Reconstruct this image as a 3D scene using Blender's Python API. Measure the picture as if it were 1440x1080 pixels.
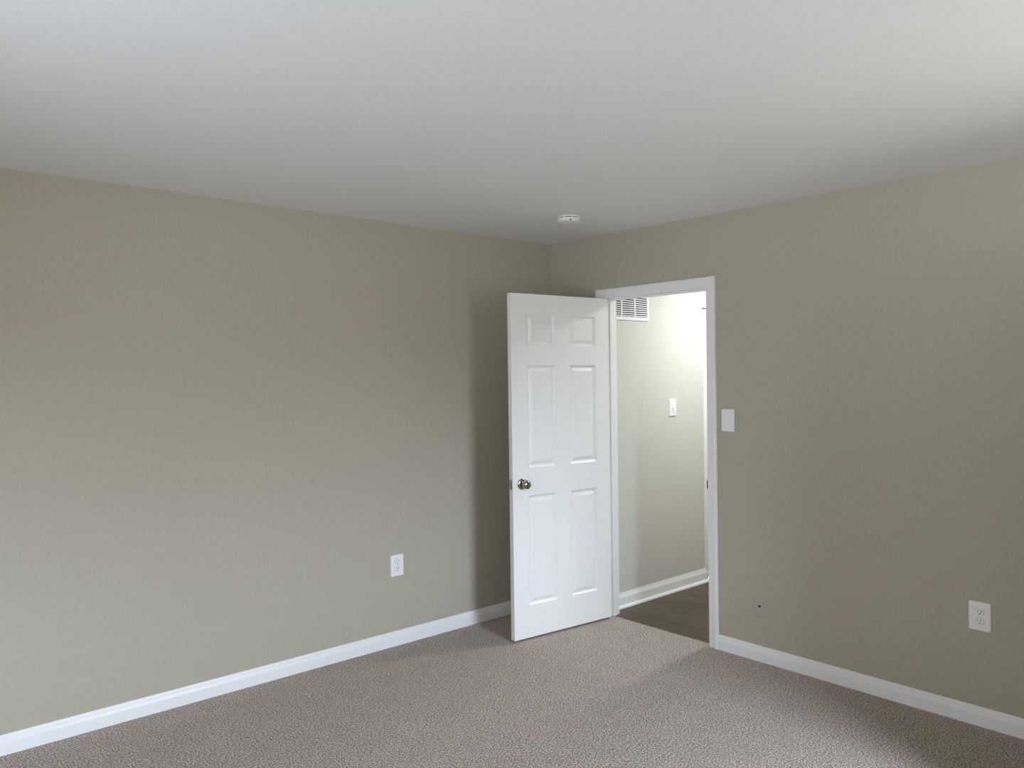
import bpy, bmesh, math
from mathutils import Vector, Matrix

for o in list(bpy.data.objects):
    bpy.data.objects.remove(o, do_unlink=True)
S = bpy.context.scene
COL = S.collection
PI = math.pi

# ------------------------------------------------------------------ camera
YAW, PITCH, ROLL, FPX = 0.7230, -0.0103, -0.0126, 1105.5
CAM = Vector((-3.7703, -3.8531, 1.5483))
fw = Vector((math.sin(YAW) * math.cos(PITCH), math.cos(YAW) * math.cos(PITCH), math.sin(PITCH)))
rt = fw.cross(Vector((0, 0, 1))).normalized()
up = rt.cross(fw)
c_, s_ = math.cos(ROLL), math.sin(ROLL)
r2, u2 = c_ * rt + s_ * up, -s_ * rt + c_ * up
cd = bpy.data.cameras.new('camera')
cam = bpy.data.objects.new('camera', cd)
COL.objects.link(cam)
cam.matrix_world = Matrix(((r2.x, u2.x, -fw.x, CAM.x), (r2.y, u2.y, -fw.y, CAM.y), (r2.z, u2.z, -fw.z, CAM.z), (0, 0, 0, 1)))
cd.sensor_fit = 'HORIZONTAL'
cd.sensor_width = 36.0
cd.lens = FPX / 1440 * 36.0
cd.clip_start = 0.05
S.camera = cam

# ------------------------------------------------------------------ exposure, sky, daylight
S.view_settings.view_transform = 'Standard'
S.view_settings.look = 'None'
S.view_settings.exposure = 0.0
S.view_settings.gamma = 1.0
S.view_settings.use_curve_mapping = False
try:
    S.cycles.use_denoising = True
    S.cycles.max_bounces = 16
    S.cycles.diffuse_bounces = 12
    S.cycles.sample_clamp_indirect = 6.0
except Exception:
    pass
SKY, GROUND, SKY_STRENGTH = (0.78, 0.91, 1.10), (0.175, 0.175, 0.16), 36.3
SIDE_FILL_HIGH, SIDE_FILL_LOW = (0.205, 0.217, 0.234), (0.41, 0.45, 0.51)     # added fill light outside the side window: brighter below to lift the ceiling
W = bpy.data.worlds.new('world')
S.world = W
W.use_nodes = True
WN, WL = W.node_tree.nodes, W.node_tree.links
_tc = WN.new('ShaderNodeTexCoord')
_sep = WN.new('ShaderNodeSeparateXYZ')
_rmp = WN.new('ShaderNodeValToRGB')
_mr = WN.new('ShaderNodeMapRange')
_mr.inputs[1].default_value, _mr.inputs[2].default_value = -1, 1
WL.new(_tc.outputs['Generated'], _sep.inputs[0])
WL.new(_sep.outputs['Z'], _mr.inputs[0])
WL.new(_mr.outputs[0], _rmp.inputs['Fac'])
_rmp.color_ramp.elements[0].position, _rmp.color_ramp.elements[0].color = 0.505, (*GROUND, 1)
_rmp.color_ramp.elements[1].position, _rmp.color_ramp.elements[1].color = 0.575, (*SKY, 1)
_rmp2 = WN.new('ShaderNodeValToRGB')
_rmp2.color_ramp.elements[0].position, _rmp2.color_ramp.elements[0].color = 0.45, (*SIDE_FILL_LOW, 1)
_rmp2.color_ramp.elements[1].position, _rmp2.color_ramp.elements[1].color = 0.50, (*SIDE_FILL_HIGH, 1)
WL.new(_mr.outputs[0], _rmp2.inputs['Fac'])
_side = WN.new('ShaderNodeMapRange')
_side.inputs[1].default_value, _side.inputs[2].default_value = -0.45, -0.75
WL.new(_sep.outputs['X'], _side.inputs[0])
_mix = WN.new('ShaderNodeMix')
_mix.data_type = 'RGBA'
WL.new(_side.outputs[0], _mix.inputs['Factor'])
WL.new(_rmp.outputs['Color'], _mix.inputs[6])
WL.new(_rmp2.outputs['Color'], _mix.inputs[7])
WL.new(_mix.outputs[2], WN['Background'].inputs[0])
WN['Background'].inputs[1].default_value = SKY_STRENGTH

ROOM_X, ROOM_Y, CEIL = -5.0, -4.3, 2.44          # far corner of the room
WIN = (-1.68, -0.86, 0.72, 2.08)                 # window in the back wall: x0 x1 z0 z1
WIN2 = (-3.15, -2.05, 0.72, 2.08)                  # window in the side wall: y0 y1 z0 z1
LIGHT_BLOCK = (-0.76, -3.05)                          # corner of an added unseen block that shades the right-hand carpet


def portal(name, loc, direction, sx, sy):
    """marks a window opening to the sky as the way daylight comes in"""
    l = bpy.data.lights.new(name, 'AREA')
    l.shape = 'RECTANGLE'
    l.size, l.size_y = sx, sy
    l.cycles.is_portal = True
    o = bpy.data.objects.new(name, l)
    COL.objects.link(o)
    o.location = loc
    o.rotation_euler = Vector(direction).to_track_quat('-Z', 'Y').to_euler()
    return o


portal('window_daylight', ((WIN[0] + WIN[1]) / 2, ROOM_Y - 0.11, (WIN[2] + WIN[3]) / 2), (0, 1, 0), WIN[1] - WIN[0], WIN[3] - WIN[2])
portal('side_window_daylight', (ROOM_X - 0.11, (WIN2[0] + WIN2[1]) / 2, (WIN2[2] + WIN2[3]) / 2), (1, 0, 0), WIN2[1] - WIN2[0], WIN2[3] - WIN2[2])


def hall_lamp():
    # flat round ceiling light in the hall, shining down
    l = bpy.data.lights.new('hall_ceiling_light', 'AREA')
    l.shape = 'DISK'
    l.size = 0.26
    l.energy = 26.5
    l.color = (0.93, 0.98, 1.0)
    o = bpy.data.objects.new('hall_ceiling_light', l)
    COL.objects.link(o)
    o.location = (1.15, -1.165, 2.42)


hall_lamp()


# ------------------------------------------------------------------ materials
def mat(name, color, rough=0.5, metal=0.0, spec=0.5):
    m = bpy.data.materials.new(name)
    m.use_nodes = True
    b = m.node_tree.nodes['Principled BSDF']
    b.inputs['Base Color'].default_value = (*color, 1)
    b.inputs['Roughness'].default_value = rough
    b.inputs['Metallic'].default_value = metal
    b.inputs['Specular IOR Level'].default_value = spec
    return m, m.node_tree, b


def add_bump(nt, b, scale, strength, dist, detail=2.0, rough=0.5):
    tc = nt.nodes.new('ShaderNodeTexCoord')
    n = nt.nodes.new('ShaderNodeTexNoise')
    n.inputs['Scale'].default_value = scale
    n.inputs['Detail'].default_value = detail
    n.inputs['Roughness'].default_value = rough
    bp = nt.nodes.new('ShaderNodeBump')
    bp.inputs['Strength'].default_value = strength
    bp.inputs['Distance'].default_value = dist
    nt.links.new(tc.outputs['Object'], n.inputs['Vector'])
    nt.links.new(n.outputs['Fac'], bp.inputs['Height'])
    nt.links.new(bp.outputs['Normal'], b.inputs['Normal'])
    return tc, n


def painted(name, color, rough, scale, strength, dist, spec=0.3, var=0.03):
    m, nt, b = mat(name, color, rough, 0, spec)
    tc, n = add_bump(nt, b, scale, strength, dist)
    n2 = nt.nodes.new('ShaderNodeTexNoise')
    n2.inputs['Scale'].default_value = 60
    n2.inputs['Detail'].default_value = 3
    r = nt.nodes.new('ShaderNodeValToRGB')
    lo, hi = [x * (1 - var) for x in color], [min(1, x * (1 + var)) for x in color]
    r.color_ramp.elements[0].position, r.color_ramp.elements[1].position = 0.3, 0.7
    r.color_ramp.elements[0].color, r.color_ramp.elements[1].color = (*lo, 1), (*hi, 1)
    nt.links.new(tc.outputs['Object'], n2.inputs['Vector'])
    nt.links.new(n2.outputs['Fac'], r.inputs['Fac'])
    nt.links.new(r.outputs['Color'], b.inputs['Base Color'])
    return m


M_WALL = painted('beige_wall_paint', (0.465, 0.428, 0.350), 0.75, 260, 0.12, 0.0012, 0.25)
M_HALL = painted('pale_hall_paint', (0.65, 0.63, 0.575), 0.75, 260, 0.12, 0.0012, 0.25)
M_CEIL = painted('white_ceiling_paint', (0.78, 0.795, 0.80), 0.9, 170, 0.16, 0.002, 0.15, 0.02)
M_TRIM = painted('white_trim_paint', (0.86, 0.87, 0.87), 0.38, 90, 0.04, 0.0006, 0.45, 0.01)
M_DOOR = painted('white_door_paint', (0.87, 0.88, 0.88), 0.33, 120, 0.04, 0.0006, 0.45, 0.01)
M_PLATE = painted('white_plastic', (0.88, 0.88, 0.87), 0.3, 40, 0.02, 0.0004, 0.5, 0.008)
M_TAN = painted('painted_over_plate', (0.45, 0.41, 0.342), 0.6, 200, 0.08, 0.001, 0.3)
M_SLOT = mat('dark_slot', (0.03, 0.03, 0.03), 0.7)[0]
M_DUCT_SHADE = mat('duct_shade_black', (0.012, 0.012, 0.012), 0.9)[0]  # black put in for the shade inside the duct
M_GREYSLOT = mat('grey_slot', (0.10, 0.10, 0.10), 0.7)[0]


def metal(name, color, rough):
    m, nt, b = mat(name, color, rough, 1.0)
    add_bump(nt, b, 300, 0.03, 0.0003)
    return m


M_NICKEL = metal('satin_nickel', (0.42, 0.40, 0.38), 0.13)
M_DARKSTEEL = metal('dark_steel', (0.10, 0.10, 0.095), 0.35)
M_STEEL = metal('brushed_steel', (0.45, 0.44, 0.42), 0.3)


def carpet_material():
    m, nt, b = mat('beige_carpet', (0.4, 0.35, 0.31), 0.98, 0, 0.05)
    N, L = nt.nodes, nt.links
    tc = N.new('ShaderNodeTexCoord')
    n1 = N.new('ShaderNodeTexNoise')
    n1.inputs['Scale'].default_value = 135
    n1.inputs['Detail'].default_value = 3
    n1.inputs['Roughness'].default_value = 0.7
    n2 = N.new('ShaderNodeTexNoise')
    n2.inputs['Scale'].default_value = 280
    n2.inputs['Detail'].default_value = 2
    n3 = N.new('ShaderNodeTexNoise')
    n3.inputs['Scale'].default_value = 9
    n3.inputs['Detail'].default_value = 3
    for n in (n1, n2, n3):
        L.new(tc.outputs['Object'], n.inputs['Vector'])
    mx = N.new('ShaderNodeMath')
    mx.operation = 'MULTIPLY_ADD'
    mx.inputs[1].default_value = 0.55
    L.new(n1.outputs['Fac'], mx.inputs[0])
    sc = N.new('ShaderNodeMath')
    sc.operation = 'MULTIPLY'
    sc.inputs[1].default_value = 0.45
    L.new(n2.outputs['Fac'], sc.inputs[0])
    L.new(sc.outputs[0], mx.inputs[2])
    r = N.new('ShaderNodeValToRGB')
    cr = r.color_ramp
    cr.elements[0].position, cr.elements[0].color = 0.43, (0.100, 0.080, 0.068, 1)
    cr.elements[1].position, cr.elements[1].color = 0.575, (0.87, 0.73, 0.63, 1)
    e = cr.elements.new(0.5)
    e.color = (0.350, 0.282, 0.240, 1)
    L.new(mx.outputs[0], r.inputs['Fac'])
    mix = N.new('ShaderNodeMix')
    mix.data_type = 'RGBA'
    mix.blend_type = 'MULTIPLY'
    mix.inputs['Factor'].default_value = 0.25
    r3 = N.new('ShaderNodeValToRGB')
    r3.color_ramp.elements[0].position, r3.color_ramp.elements[0].color = 0.35, (0.72, 0.72, 0.72, 1)
    r3.color_ramp.elements[1].position, r3.color_ramp.elements[1].color = 0.65, (1, 1, 1, 1)
    L.new(n3.outputs['Fac'], r3.inputs['Fac'])
    L.new(r.outputs['Color'], mix.inputs[6])
    L.new(r3.outputs['Color'], mix.inputs[7])
    L.new(mix.outputs[2], b.inputs['Base Color'])
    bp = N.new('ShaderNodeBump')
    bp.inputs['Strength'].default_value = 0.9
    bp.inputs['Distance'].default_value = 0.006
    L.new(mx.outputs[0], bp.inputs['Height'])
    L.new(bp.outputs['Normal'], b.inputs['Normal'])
    b.inputs['Sheen Weight'].default_value = 0.15
    return m


def wood_material():
    m, nt, b = mat('grey_brown_plank', (0.2, 0.16, 0.12), 0.42, 0, 0.35)
    N, L = nt.nodes, nt.links
    tc = N.new('ShaderNodeTexCoord')
    mp = N.new('ShaderNodeMapping')
    mp.inputs['Rotation'].default_value = (0, 0, PI / 2)
    L.new(tc.outputs['Object'], mp.inputs['Vector'])
    br = N.new('ShaderNodeTexBrick')
    br.inputs['Scale'].default_value = 1.0
    br.inputs['Brick Width'].default_value = 1.2
    br.inputs['Row Height'].default_value = 0.152
    br.inputs['Mortar Size'].default_value = 0.0012
    br.inputs['Color1'].default_value = (0.084, 0.060, 0.0415, 1)
    br.inputs['Color2'].default_value = (0.105, 0.0755, 0.053, 1)
    br.inputs['Mortar'].default_value = (0.10, 0.078, 0.06, 1)
    L.new(mp.outputs[0], br.inputs['Vector'])
    mp2 = N.new('ShaderNodeMapping')
    mp2.inputs['Scale'].default_value = (38, 2.2, 1)
    L.new(tc.outputs['Object'], mp2.inputs['Vector'])
    n = N.new('ShaderNodeTexNoise')
    n.inputs['Scale'].default_value = 1.0
    n.inputs['Detail'].default_value = 6
    L.new(mp2.outputs[0], n.inputs['Vector'])
    r = N.new('ShaderNodeValToRGB')
    r.color_ramp.elements[0].position, r.color_ramp.elements[0].color = 0.32, (0.55, 0.53, 0.50, 1)
    r.color_ramp.elements[1].position, r.color_ramp.elements[1].color = 0.68, (1.45, 1.35, 1.22, 1)
    L.new(n.outputs['Fac'], r.inputs['Fac'])
    mix = N.new('ShaderNodeMix')
    mix.data_type = 'RGBA'
    mix.blend_type = 'MULTIPLY'
    mix.inputs['Factor'].default_value = 1
    L.new(br.outputs['Color'], mix.inputs[6])
    L.new(r.outputs['Color'], mix.inputs[7])
    L.new(mix.outputs[2], b.inputs['Base Color'])
    return m


M_CARPET = carpet_material()
M_WOOD = wood_material()


# ------------------------------------------------------------------ mesh helpers
def box(bm, x0, x1, y0, y1, z0, z1, bevel=0.0, seg=2):
    t = bmesh.new()
    bmesh.ops.create_cube(t, size=1)
    for v in t.verts:
        v.co = Vector(((v.co.x + .5) * (x1 - x0) + x0, (v.co.y + .5) * (y1 - y0) + y0, (v.co.z + .5) * (z1 - z0) + z0))
    if bevel:
        bmesh.ops.bevel(t, geom=list(t.edges), offset=bevel, segments=seg, profile=0.5, affect='EDGES')
    merge(bm, t)


def merge(bm, t):
    me = bpy.data.meshes.new('tmp')
    t.to_mesh(me)
    t.free()
    bm.from_mesh(me)
    bpy.data.meshes.remove(me)


def sweep(bm, sections, caps=True):
    """sections: list of rings (lists of points, same count) joined in order"""
    rings = [[bm.verts.new(p) for p in s] for s in sections]
    n = len(rings[0])
    for a, b in zip(rings, rings[1:]):
        for i in range(n):
            j = (i + 1) % n
            bm.faces.new((a[i], a[j], b[j], b[i]))
    if caps:
        bm.faces.new(rings[0])
        bm.faces.new(rings[-1])


def lathe(bm, profile, axis='Y', center=(0, 0, 0), seg=40, sign=1):
    """profile: (radius, distance along axis); turned round the axis through center"""
    c = Vector(center)
    rings = []
    for r, d in profile:
        ring = []
        for k in range(seg):
            a = 2 * PI * k / seg
            p, q = r * math.cos(a), r * math.sin(a)
            co = {'Y': Vector((p, sign * d, q)), 'Z': Vector((p, q, sign * d)), 'X': Vector((sign * d, p, q))}[axis]
            ring.append(bm.verts.new(c + co))
        rings.append(ring)
    for a, b in zip(rings, rings[1:]):
        for i in range(seg):
            j = (i + 1) % seg
            bm.faces.new((a[i], a[j], b[j], b[i]))
    bm.faces.new(rings[0])
    bm.faces.new(rings[-1])


def obj(name, bm, m, parent=None, smooth=False):
    bmesh.ops.remove_doubles(bm, verts=bm.verts, dist=1e-6)
    bmesh.ops.recalc_face_normals(bm, faces=bm.faces)
    me = bpy.data.meshes.new(name)
    bm.to_mesh(me)
    bm.free()
    me.materials.append(m)
    if smooth:
        for p in me.polygons:
            p.use_smooth = True
        try:
            me.set_sharp_from_angle(angle=math.radians(38))
        except Exception:
            pass
    o = bpy.data.objects.new(name, me)
    COL.objects.link(o)
    if parent:
        o.parent = parent
    return o


def struct(o, label=None):
    o['kind'] = 'structure'
    if label:
        o['label'] = label
    return o


def thing(name, label, cat, loc, rotz=0.0, group=None):
    o = bpy.data.objects.new(name, None)
    o.empty_display_size = 0.05
    COL.objects.link(o)
    o.location = loc
    o.rotation_euler = (0, 0, rotz)
    o['label'] = label
    o['category'] = cat
    if group:
        o['group'] = group
    return o


# ------------------------------------------------------------------ key sizes
WT = 0.115                                    # thickness of the wall with the doorway
JL, JR = -0.4795, -1.2465                     # inner faces of the jambs
JTOP = 2.0335                                 # underside of the head jamb
REV, CW = 0.006, 0.0575                       # casing reveal and width
HALL_Y = -0.395                               # face of the hall's side wall
HALL_Y2, HALL_X2 = -1.75, 3.6
HF = -0.008                                   # hall floor level
BH = 0.083

# ------------------------------------------------------------------ room shell
b = bmesh.new()
box(b, ROOM_X - .12, 0.0, ROOM_Y - .12, 0.12, -0.10, 0.0)
box(b, 0.0, 0.034, JR - 0.02, JL + 0.02, -0.10, 0.0)
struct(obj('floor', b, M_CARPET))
b = bmesh.new()
box(b, 0.034, HALL_X2, HALL_Y2, HALL_Y, -0.10, HF)
struct(obj('floor_hall', b, M_WOOD))
b = bmesh.new()
box(b, ROOM_X - .12, WT, ROOM_Y - .12, 0.12, CEIL, CEIL + 0.1)
struct(obj('ceiling', b, M_CEIL))
b = bmesh.new()
box(b, WT, HALL_X2, HALL_Y2 - .1, HALL_Y + .1, CEIL, CEIL + 0.1)
struct(obj('ceiling_hall', b, M_CEIL))
b = bmesh.new()
box(b, ROOM_X - .12, WT, 0.0, 0.12, -0.1, CEIL)
struct(obj('wall_left', b, M_WALL))
b = bmesh.new()
box(b, 0, WT, JL + 0.018, 0.0, -0.1, CEIL)
box(b, 0, WT, ROOM_Y - .12, JR - 0.018, -0.1, CEIL)
box(b, 0, WT, JR - 0.018, JL + 0.018, JTOP + 0.018, CEIL)
struct(obj('wall_right', b, M_WALL))


def wall_with_window(bm, along, w, face, back, lo, hi):
    def bx(a0, a1, z0, z1):
        if along == 'x':
            box(bm, a0, a1, back, face, z0, z1)
        else:
            box(bm, back, face, a0, a1, z0, z1)
    bx(lo, w[0], -.1, CEIL)
    bx(w[1], hi, -.1, CEIL)
    bx(w[0], w[1], -.1, w[2])
    bx(w[0], w[1], w[3], CEIL)


b = bmesh.new()
wall_with_window(b, 'x', WIN, ROOM_Y, ROOM_Y - .12, ROOM_X - .12, 0)
struct(obj('wall_back', b, M_WALL))
b = bmesh.new()
wall_with_window(b, 'y', WIN2, ROOM_X, ROOM_X - .12, ROOM_Y, 0)
struct(obj('wall_side', b, M_WALL))


def window(name, along, w, plane, out):
    b = bmesh.new()

    def bx(a0, a1, z0, z1, d0, d1):
        d0, d1 = sorted((plane + out * d0, plane + out * d1))
        if along == 'x':
            box(b, a0, a1, d0, d1, z0, z1)
        else:
            box(b, d0, d1, a0, a1, z0, z1)
    f = 0.04
    bx(w[0], w[0] + f, w[2], w[3], .05, .10)
    bx(w[1] - f, w[1], w[2], w[3], .05, .10)
    bx(w[0] + f, w[1] - f, w[2], w[2] + f, .05, .10)
    bx(w[0] + f, w[1] - f, w[3] - f, w[3], .05, .10)
    zm = (w[2] + w[3]) / 2
    bx(w[0] + f, w[1] - f, zm - .02, zm + .02, .05, .10)
    struct(obj(name, b, M_TRIM))


b = bmesh.new()
box(b, LIGHT_BLOCK[0], 0, ROOM_Y, LIGHT_BLOCK[1], -.1, 1.95)
struct(obj('added_light_block', b, M_WALL))  # added out of view to keep window light off the right-hand floor
window('window_1', 'x', WIN, ROOM_Y, -1)
window('window_2', 'y', WIN2, ROOM_X, -1)

# the hall beyond the doorway
HD = (1.184, 1.98)                            # opening of the hall door in the side wall
b = bmesh.new()
box(b, WT, HD[0] + .057 - .018, HALL_Y, HALL_Y + .1, -0.1, CEIL)
box(b, HD[1], HALL_X2, HALL_Y, HALL_Y + .1, -0.1, CEIL)
box(b, HD[0] + .039, HD[1], HALL_Y, HALL_Y + .1, 2.05, CEIL)
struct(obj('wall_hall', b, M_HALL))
b = bmesh.new()
box(b, WT, HALL_X2, HALL_Y2 - .1, HALL_Y2, -0.1, CEIL)
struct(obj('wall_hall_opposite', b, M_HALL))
b = bmesh.new()
box(b, HALL_X2, HALL_X2 + .1, HALL_Y2 - .1, HALL_Y + .1, -0.1, CEIL)
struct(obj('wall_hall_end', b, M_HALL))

# ------------------------------------------------------------------ baseboards
BASE = [(0, 0), (.0130, 0), (.0130, .050), (.0122, .055), (.0095, .060), (.0082, .066), (.0074, .074), (.0058, .0795), (.0040, .0830), (0, .0830)]


HALLBASE = [(0, 0), (.0130, 0), (.0130, .052), (.0122, .0560), (.0105, .0600), (.0070, .0690), (.0045, .0760), (.0038, .0830), (0, .0830)]


def base_run(name, p0, p1, normal, z0=0.0, miter0=0, miter1=0, prof=BASE):
    """p0,p1 on the wall face; normal into the room; miter: +1 cut back with depth (inside corner)"""
    p0, p1, n = Vector(p0), Vector(p1), Vector(normal)
    d = (p1 - p0).normalized()
    b = bmesh.new()
    s0 = [(*(p0 + n * t + d * t * miter0), z + z0) for t, z in prof]
    s1 = [(*(p1 + n * t - d * t * miter1), z + z0) for t, z in prof]
    sweep(b, [s0, s1])
    return struct(obj(name, b, M_TRIM, smooth=True))


CO_L, CO_R = JL + REV + CW, JR - REV - CW     # outer edges of the casing
base_run('baseboard_left', (ROOM_X, 0), (0, 0), (0, -1), 0, 1, 1)
base_run('baseboard_right', (0, CO_R), (0, LIGHT_BLOCK[1]), (-1, 0), 0, 0, 1)
base_run('baseboard_light_block', (0, LIGHT_BLOCK[1]), (LIGHT_BLOCK[0], LIGHT_BLOCK[1]), (0, 1), 0, 1, -1)
base_run('baseboard_light_block_side', (LIGHT_BLOCK[0], LIGHT_BLOCK[1]), (LIGHT_BLOCK[0], ROOM_Y), (-1, 0), 0, -1, 1)
base_run('baseboard_corner', (0, 0), (0, CO_L), (-1, 0), 0, 1, 0)
base_run('baseboard_back', (LIGHT_BLOCK[0], ROOM_Y), (ROOM_X, ROOM_Y), (0, 1), 0, 1, 1)
base_run('baseboard_side', (ROOM_X, ROOM_Y), (ROOM_X, 0), (1, 0), 0, 1, 1)
LEG0 = HD[0] - 0.001
base_run('baseboard_hall', (WT + .0005, HALL_Y), (LEG0 + .020, HALL_Y), (0, -1), HF + .015, 0, 0, HALLBASE)
b = bmesh.new()
R = 0.017
sec = [(0, 0)] + [(R * math.cos(a * PI / 16), R * math.sin(a * PI / 16)) for a in range(0, 9)]
sweep(b, [[(x, HALL_Y - .013 - t, HF + z) for t, z in sec] for x in (WT + .018, LEG0 + .020)])
struct(obj('trim_5', b, M_TRIM, smooth=True))

# ------------------------------------------------------------------ doorway: casings, jambs, strike
CAS = [(0, 0), (0, .0075), (.0025, .0100), (.0060, .0108), (.0300, .0118), (.0325, .0128), (.0345, .0150), (.0385, .0160), (.0480, .0172), (.0530, .0168), (.0560, .0150), (.0575, .0120), (.0575, 0)]


def casing(name, axis, base, out, e0, e1, ztop, z0, mt=M_TRIM, head=True, legs=(True, True)):
    """mitred door casing; e0>e1 inner edges along the wall; axis is the normal axis"""
    def P(e, t, z):
        return (base + out * t, e, z) if axis == 'x' else (e, base + out * t, z)
    b = bmesh.new()
    secs = [[P(e0 + w, t, z0) for w, t in CAS], [P(e0 + w, t, ztop + w) for w, t in CAS],
            [P(e1 - w, t, ztop + w) for w, t in CAS], [P(e1 - w, t, z0) for w, t in CAS]]
    sweep(b, secs)
    return struct(obj(name, b, mt, smooth=True))


casing('trim_1', 'x', 0.0, -1, JL + REV, JR - REV, JTOP + REV - .004, 0.0)
casing('trim_2', 'x', WT, 1, JL + REV, JR - REV, JTOP + REV - .004, HF)
b = bmesh.new()
box(b, -.0005, WT + .0005, JL, JL + .018, HF, JTOP + .018)
box(b, -.0005, WT + .0005, JR - .018, JR, HF, JTOP + .018)
box(b, -.0005, WT + .0005, JR, JL, JTOP, JTOP + .018)
# stop moulding behind the closed door's place
box(b, .042, .076, JL - .011, JL, HF, JTOP, .002)
box(b, .042, .076, JR, JR + .011, HF, JTOP, .002)
box(b, .042, .076, JR + .011, JL - .011, JTOP - .011, JTOP, .002)
jamb = struct(obj('trim_3', b, M_TRIM))
b = bmesh.new()
box(b, 0.004, 0.036, JR, JR + .0015, .92 - .029, .92 + .029)
# curved lip wrapping the jamb's edge over the reveal
box(b, -.0075, 0.004, JR - .0008, JR + .0016, .92 - .024, .92 + .024, .0005)
obj('strike_plate', b, M_DARKSTEEL, jamb)['label'] = 'dark steel strike plate on the jamb edge'

# casing of the next door along the hall, its leg butted under the head piece
b = bmesh.new()
HLEG = [(0, 0), (0, .003), (.002, .0045), (.012, .008), (.05, .011), (.055, .010), (.057, .008), (.057, 0)]
sweep(b, [[(LEG0 + w, HALL_Y - t, z) for w, t in HLEG] for z in (BH + HF + .015, 2.029)])
box(b, LEG0, HD[1] + .06, HALL_Y - .008, HALL_Y, 2.0375, 2.0500, .002)
box(b, HD[1] + .003, HD[1] + .06, HALL_Y - .016, HALL_Y, HF, 2.034, .002)
struct(obj('trim_4', b, M_TRIM))
b = bmesh.new()
box(b, LEG0 - .0006, LEG0 + .05, HALL_Y - .0070, HALL_Y - .001, 2.0285, 2.038)  # black slabs stand in for the shade in the open casing joints
box(b, LEG0 + .0202, LEG0 + .026, HALL_Y - .0140, HALL_Y - .001, HF + .017, HF + .052)
struct(obj('joint_shade', b, M_SLOT))
b = bmesh.new()
box(b, HD[0] + .041, HD[1] - .002, HALL_Y + .04, HALL_Y + .075, HF + .01, 2.045)
for (za, zb) in ((.2, .85), (1.0, 1.6), (1.72, 1.9)):
    for k in (0, 1):
        xa = HD[0] + .15 + k * .33
        box(b, xa, xa + .2, HALL_Y + .034, HALL_Y + .041, za, zb, .004)
struct(obj('door_2', b, M_DOOR))

# ------------------------------------------------------------------ the open six-panel door
PIN = Vector((-.0077, -.4845))
TH = 0.0975
DW, DT, DZ0, DH = 0.762, 0.035, 0.0116, 2.0165


def door_pt(u, v):
    x, y, a = 0.008 + v, -(0.003 + u), -(PI / 2 + TH)
    return Vector((PIN.x + x * math.cos(a) - y * math.sin(a), PIN.y + x * math.sin(a) + y * math.cos(a)))


O = door_pt(0, 0)
T = (door_pt(1, 0) - O).normalized()
UG = [0.0, .1095, .3250, .4380, .6530, DW]
ZG = [0.0, .187, .835, .995, 1.600, 1.711, 1.900, DH]
RINGS = [(0, 0), (.0025, .0004), (.0060, .0030), (.0115, .0090), (.0145, .0105), (.0185, .0105), (.0210, .0096), (.0390, .0022), (.0405, .0018)]


def door_mesh():
    b = bmesh.new()
    for yf, s in ((DT, -1), (0.0, 1)):
        for i in range(5):
            for j in range(7):
                u0, u1, z0, z1 = UG[i], UG[i + 1], ZG[j], ZG[j + 1]
                if i in (1, 3) and j in (1, 3, 5):
                    rings = [[b.verts.new((uu, yf + s * d, zz)) for uu, zz in
                              ((u0 + k, z0 + k), (u1 - k, z0 + k), (u1 - k, z1 - k), (u0 + k, z1 - k))] for k, d in RINGS]
                    for a, c in zip(rings, rings[1:]):
                        for q in range(4):
                            r = (q + 1) % 4
                            b.faces.new((a[q], a[r], c[r], c[q]))
                    b.faces.new(rings[-1])
                else:
                    b.faces.new([b.verts.new((uu, yf, zz)) for uu, zz in ((u0, z0), (u1, z0), (u1, z1), (u0, z1))])
    for j in range(7):
        for u in (0, DW):
            b.faces.new([b.verts.new(p) for p in ((u, 0, ZG[j]), (u, DT, ZG[j]), (u, DT, ZG[j + 1]), (u, 0, ZG[j + 1]))])
    for i in range(5):
        for z in (0, DH):
            b.faces.new([b.verts.new(p) for p in ((UG[i], 0, z), (UG[i + 1], 0, z), (UG[i + 1], DT, z), (UG[i], DT, z))])
    return b


door = struct(obj('door_1', door_mesh(), M_DOOR), 'white six-panel door standing open into the carpeted room')
door.location = (O.x, O.y, DZ0)
door.rotation_euler = (0, 0, math.atan2(T.y, T.x))
bv = door.modifiers.new('edge', 'BEVEL')
bv.width, bv.segments, bv.limit_method, bv.angle_limit = .0016, 2, 'ANGLE', math.radians(60)

KU, KZ = DW - 0.066, .918 - DZ0
ROS = [(.0330, 0), (.0332, .0025), (.0320, .0050), (.0270, .0080), (.0170, .0098), (.0135, .0105)]
KNOB = [(.0115, .008), (.0112, .0260), (.0140, .0290), (.0215, .0330), (.0258, .0400), (.0268, .0470), (.0250, .0540), (.0200, .0590), (.0130, .0615), (.0050, .0622)]
for base_y, sg, lab in ((DT, 1, 'door_knob'), (0.0, -1, 'door_knob')):
    b = bmesh.new()
    lathe(b, KNOB, 'Y', (KU, base_y, KZ), 40, sg)
    k = obj('door_knob', b, M_NICKEL, door, True)
    k['label'] = 'satin nickel round knob'
    b = bmesh.new()
    lathe(b, ROS, 'Y', (KU, base_y, KZ), 40, sg)
    obj('rosette', b, M_NICKEL, k, True)
b = bmesh.new()
box(b, DW - .001, DW + .0012, DT / 2 - .0125, DT / 2 + .0125, KZ - .0285, KZ + .0285, .0006)
lp = obj('latch_plate', b, M_STEEL, door)
lp['label'] = 'steel latch plate on the door edge'
b = bmesh.new()
sec = [(0, -.006), (.011, -.006), (.0115, -.002), (.003, .006), (0, .006)]
sweep(b, [[(DW + .001 + t, DT / 2 + y, KZ + z) for t, y in sec] for z in (-.0085, .0085)])
obj('latch_bolt', b, M_NICKEL, lp)
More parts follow.
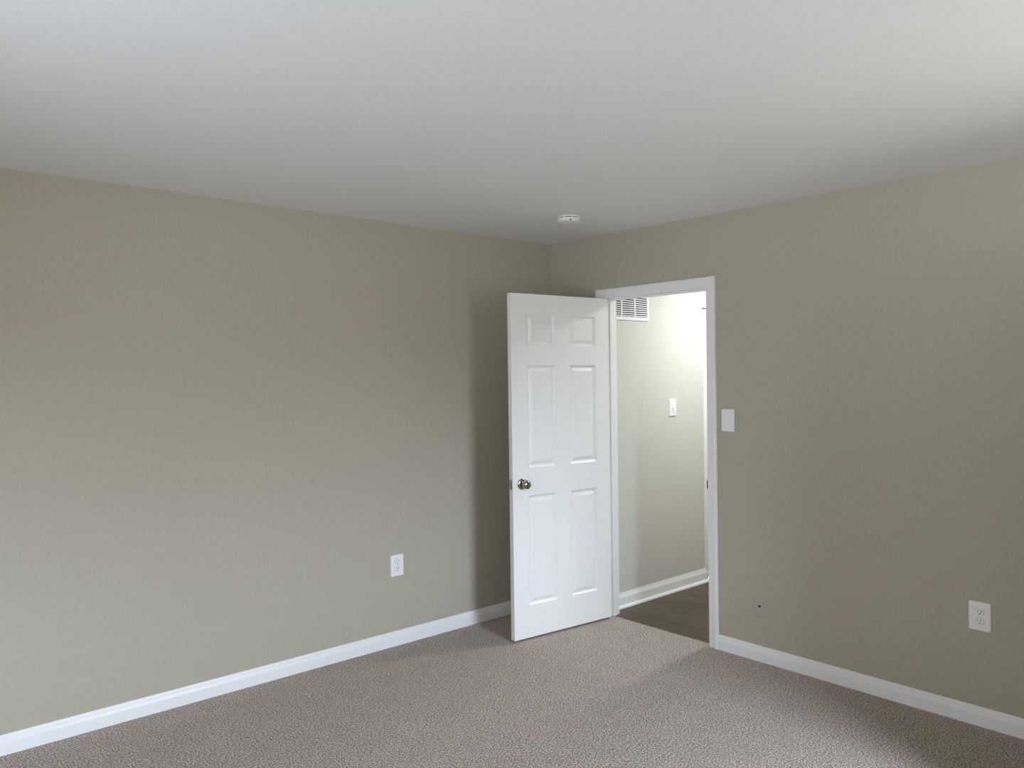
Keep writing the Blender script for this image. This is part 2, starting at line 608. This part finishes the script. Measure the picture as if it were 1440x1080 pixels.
for hz in (.23, 1.08, 1.80):
    b = bmesh.new()
    # knuckle at the pin, a leaf on the door's hinge edge
    lathe(b, [(.0050, 0), (.0056, .002), (.0056, .087), (.0050, .089)], 'Z', (-.0050, -.0080, hz - .0445), 16)
    box(b, -.0014, .0004, -.004, .031, hz - .0445, hz + .0445)
    obj('hinge', b, M_STEEL, door, True)

# ------------------------------------------------------------------ wall plates
def rounded_plate(b, w, h, t, r=.006, bev=.0035):
    """bevelled cover plate, back on y=0, front towards -y, centred on x=0, z=0"""
    def ring(inset, y):
        pts = []
        rr = max(r - inset * .6, .001)
        hw, hh = w / 2 - inset, h / 2 - inset
        for cx, cz, a0 in ((hw - rr, hh - rr, 0), (-hw + rr, hh - rr, 90), (-hw + rr, -hh + rr, 180), (hw - rr, -hh + rr, 270)):
            for k in range(6):
                a = math.radians(a0 + 18 * k)
                pts.append((cx + rr * math.cos(a), y, cz + rr * math.sin(a)))
        return pts
    sweep(b, [ring(0, 0), ring(0, -t * .35), ring(bev * .35, -t * .72), ring(bev, -t * .95), ring(bev * 1.8, -t)])


def disc(b, cx, cz, r, y0, y1, seg=24, flat=None):
    pts0, pts1 = [], []
    for k in range(seg):
        a = 2 * PI * k / seg
        x, z = r * math.cos(a), r * math.sin(a)
        if flat:
            z = max(-flat, min(flat, z))
        pts0.append((cx + x, y0, cz + z))
        pts1.append((cx + x, y1, cz + z))
    sweep(b, [pts0, pts1])


def outlet(label, loc, rotz, w, h):
    t = thing('wall_outlet', label, 'outlet', loc, rotz)
    b = bmesh.new()
    rounded_plate(b, w, h, .0065)
    obj('cover_plate', b, M_PLATE, t, True)
    for s in (1, -1):
        cz = s * .0195
        b = bmesh.new()
        disc(b, 0, cz, .0172, -.0060, -.0082, 28, .0143)
        r = obj('receptacle', b, M_PLATE, t, True)
        # thin dark gap round the receptacle's face
        b = bmesh.new()
        disc(b, 0, cz, .0182, -.0058, -.0067, 28, .0152)
        obj('gap', b, M_GREYSLOT, r)
        for sx, hh in ((-.0064, .0040), (.0064, .0048)):
            b = bmesh.new()
            box(b, sx - .0011, sx + .0011, -.0086, -.0078, cz + .0035 - hh, cz + .0035 + hh)
            obj('slot', b, M_SLOT, r)
        b = bmesh.new()
        disc(b, 0, cz - .0078, .0028, -.0078, -.0086, 16)
        obj('ground_hole', b, M_SLOT, r)
    b = bmesh.new()
    lathe(b, [(.0033, .0060), (.0033, .0072), (.0022, .0078)], 'Y', (0, 0, 0), 16, -1)
    obj('screw', b, M_PLATE, t, True)
    return t


def switch(label, loc, rotz, w, h, flip=1):
    t = thing('light_switch', label, 'light switch', loc, rotz)
    b = bmesh.new()
    rounded_plate(b, w, h, .0065)
    obj('cover_plate', b, M_PLATE, t, True)
    b = bmesh.new()
    # toggle lever tilted up or down in its slot
    base = [(-.0042, -.0060, -.0060), (.0042, -.0060, -.0060), (.0042, -.0060, .0060), (-.0042, -.0060, .0060)]
    tip = [(-.0034, -.0165, flip * .0065 - .0034), (.0034, -.0165, flip * .0065 - .0034), (.0034, -.0165, flip * .0065 + .0034), (-.0034, -.0165, flip * .0065 + .0034)]
    sweep(b, [base, tip])
    tg = obj('toggle', b, M_PLATE, t)
    m = tg.modifiers.new('soft', 'BEVEL')
    m.width, m.segments = .0008, 2
    for s in (1, -1):
        b = bmesh.new()
        lathe(b, [(.0030, .0060), (.0030, .0070), (.0020, .0076)], 'Y', (0, 0, s * .0302), 14, -1)
        obj('screw', b, M_PLATE, t, True)
    return t


outlet('white double outlet low on the wall beside the open door', (-1.276, 0, .4610), 0, .0865, .1240)
outlet('white double outlet above the baseboard on the wall with the doorway', (0, -2.6365, .4775), -PI / 2, .0880, .1260)
switch('white light switch in the room right beside the doorway casing', (0, -1.3825, 1.2868), -PI / 2, .0800, .1245)
switch('white toggle light switch on the brightly lit hall wall', (.8085, HALL_Y, 1.3070), 0, .0860, .1240, -1)

t = thing('cable_jack', 'wall-coloured painted-over cable plate with one small dark socket', 'cable jack', (0, -1.5705, .2960), -PI / 2)
b = bmesh.new()
rounded_plate(b, .0720, .1170, .0050)
obj('cover_plate', b, M_TAN, t, True)
b = bmesh.new()
lathe(b, [(.0062, .004), (.0062, .0075), (.0050, .0080), (.0050, .0130), (.0036, .0134)], 'Y', (0, 0, .001), 18, -1)
jk = obj('coaxial_socket', b, M_DARKSTEEL, t, True)
b = bmesh.new()
disc(b, 0, .001, .0040, -.0130, -.0138, 16)
obj('socket_hole', b, M_SLOT, jk)
jk['label'] = 'small dark metal socket'

# ------------------------------------------------------------------ smoke detector
t = thing('smoke_detector', 'round white smoke detector on the ceiling near the corner', 'smoke detector', (-.585, -.748, CEIL))
b = bmesh.new()
lathe(b, [(.0600, 0), (.0640, .0008), (.0650, .0060), (.0635, .0080)], 'Z', (0, 0, 0), 56, -1)
obj('base', b, M_PLATE, t, True)
b = bmesh.new()
lathe(b, [(.0560, .0075), (.0560, .0140)], 'Z', (0, 0, 0), 48, -1)
obj('sensor_gap', b, M_SLOT, t, True)['label'] = 'dark slotted gap'
b = bmesh.new()
lathe(b, [(.0615, .0125), (.0650, .0130), (.0650, .0200), (.0610, .0262), (.0520, .0305), (.0300, .0328), (.0080, .0332)], 'Z', (0, 0, 0), 56, -1)
for k in range(8):
    a = 2 * PI * (k + .35) / 8
    q = bmesh.new()
    box(q, .052, .0635, -.004, .004, -.0140, -.0070)
    bmesh.ops.rotate(q, verts=q.verts, cent=(0, 0, 0), matrix=Matrix.Rotation(a, 3, 'Z'))
    merge(b, q)
cv = obj('cover', b, M_PLATE, t, True)
b = bmesh.new()
lathe(b, [(.0050, .0220), (.0050, .0282), (.0030, .0289)], 'Z', (-.036, -.046, 0), 14, -1)
obj('test_button', b, M_GREYSLOT, cv, True)

# ------------------------------------------------------------------ return-air grille high on the hall wall
GX0, GX1, GZ0, GZ1 = .1345, .5480, 1.9140, 2.2300
t = thing('air_vent', 'white slatted air vent high on the hall wall', 'air vent', ((GX0 + GX1) / 2, HALL_Y, GZ0))
ox, oz = (GX0 + GX1) / 2, GZ0
FX0, FX1, FZ0, FZ1 = .1530, .5265, GZ0 + .0225, GZ1 - .0225
b = bmesh.new()
for (x0, x1, z0, z1) in ((GX0, FX0, GZ0, GZ1), (FX1, GX1, GZ0, GZ1), (FX0, FX1, GZ0, FZ0), (FX0, FX1, FZ1, GZ1)):
    box(b, x0 - ox, x1 - ox, -.0070, -.0010, z0 - oz, z1 - oz, .0012)
for xm in (.2610, .3985):
    box(b, xm - .0055 - ox, xm + .0055 - ox, -.0072, -.0014, FZ0 - oz, FZ1 - oz)
obj('frame', b, M_PLATE, t)
b = bmesh.new()
n = int((FZ1 - FZ0) / .0143)
for k in range(n + 1):
    z = FZ0 + .004 + k * .0143 - oz
    if z + .008 > FZ1 - oz:
        break
    # each fin slopes down towards the hall
    sec = [(-.0066, z), (-.0060, z - .0006), (.0002, z + .0078), (-.0004, z + .0086)]
    sweep(b, [[(x - ox, y, zz) for y, zz in sec] for x in (FX0, FX1)])
obj('louvers', b, M_PLATE, t)
b = bmesh.new()
box(b, FX0 - .004 - ox, FX1 + .004 - ox, -.0009, .0012, FZ0 - .004 - oz, FZ1 + .004 - oz)  # flat panel, its black painted in place of the duct's shaded depth
obj('duct_shade_panel', b, M_DUCT_SHADE, t)['label'] = 'black panel standing in for the shaded duct behind the slats'
for x in (GX1 - .035,):
    b = bmesh.new()
    lathe(b, [(.0035, .0068), (.0035, .0080), (.0020, .0086)], 'Y', (x - ox, 0, .0112), 14, -1)
    obj('screw', b, M_STEEL, t, True)
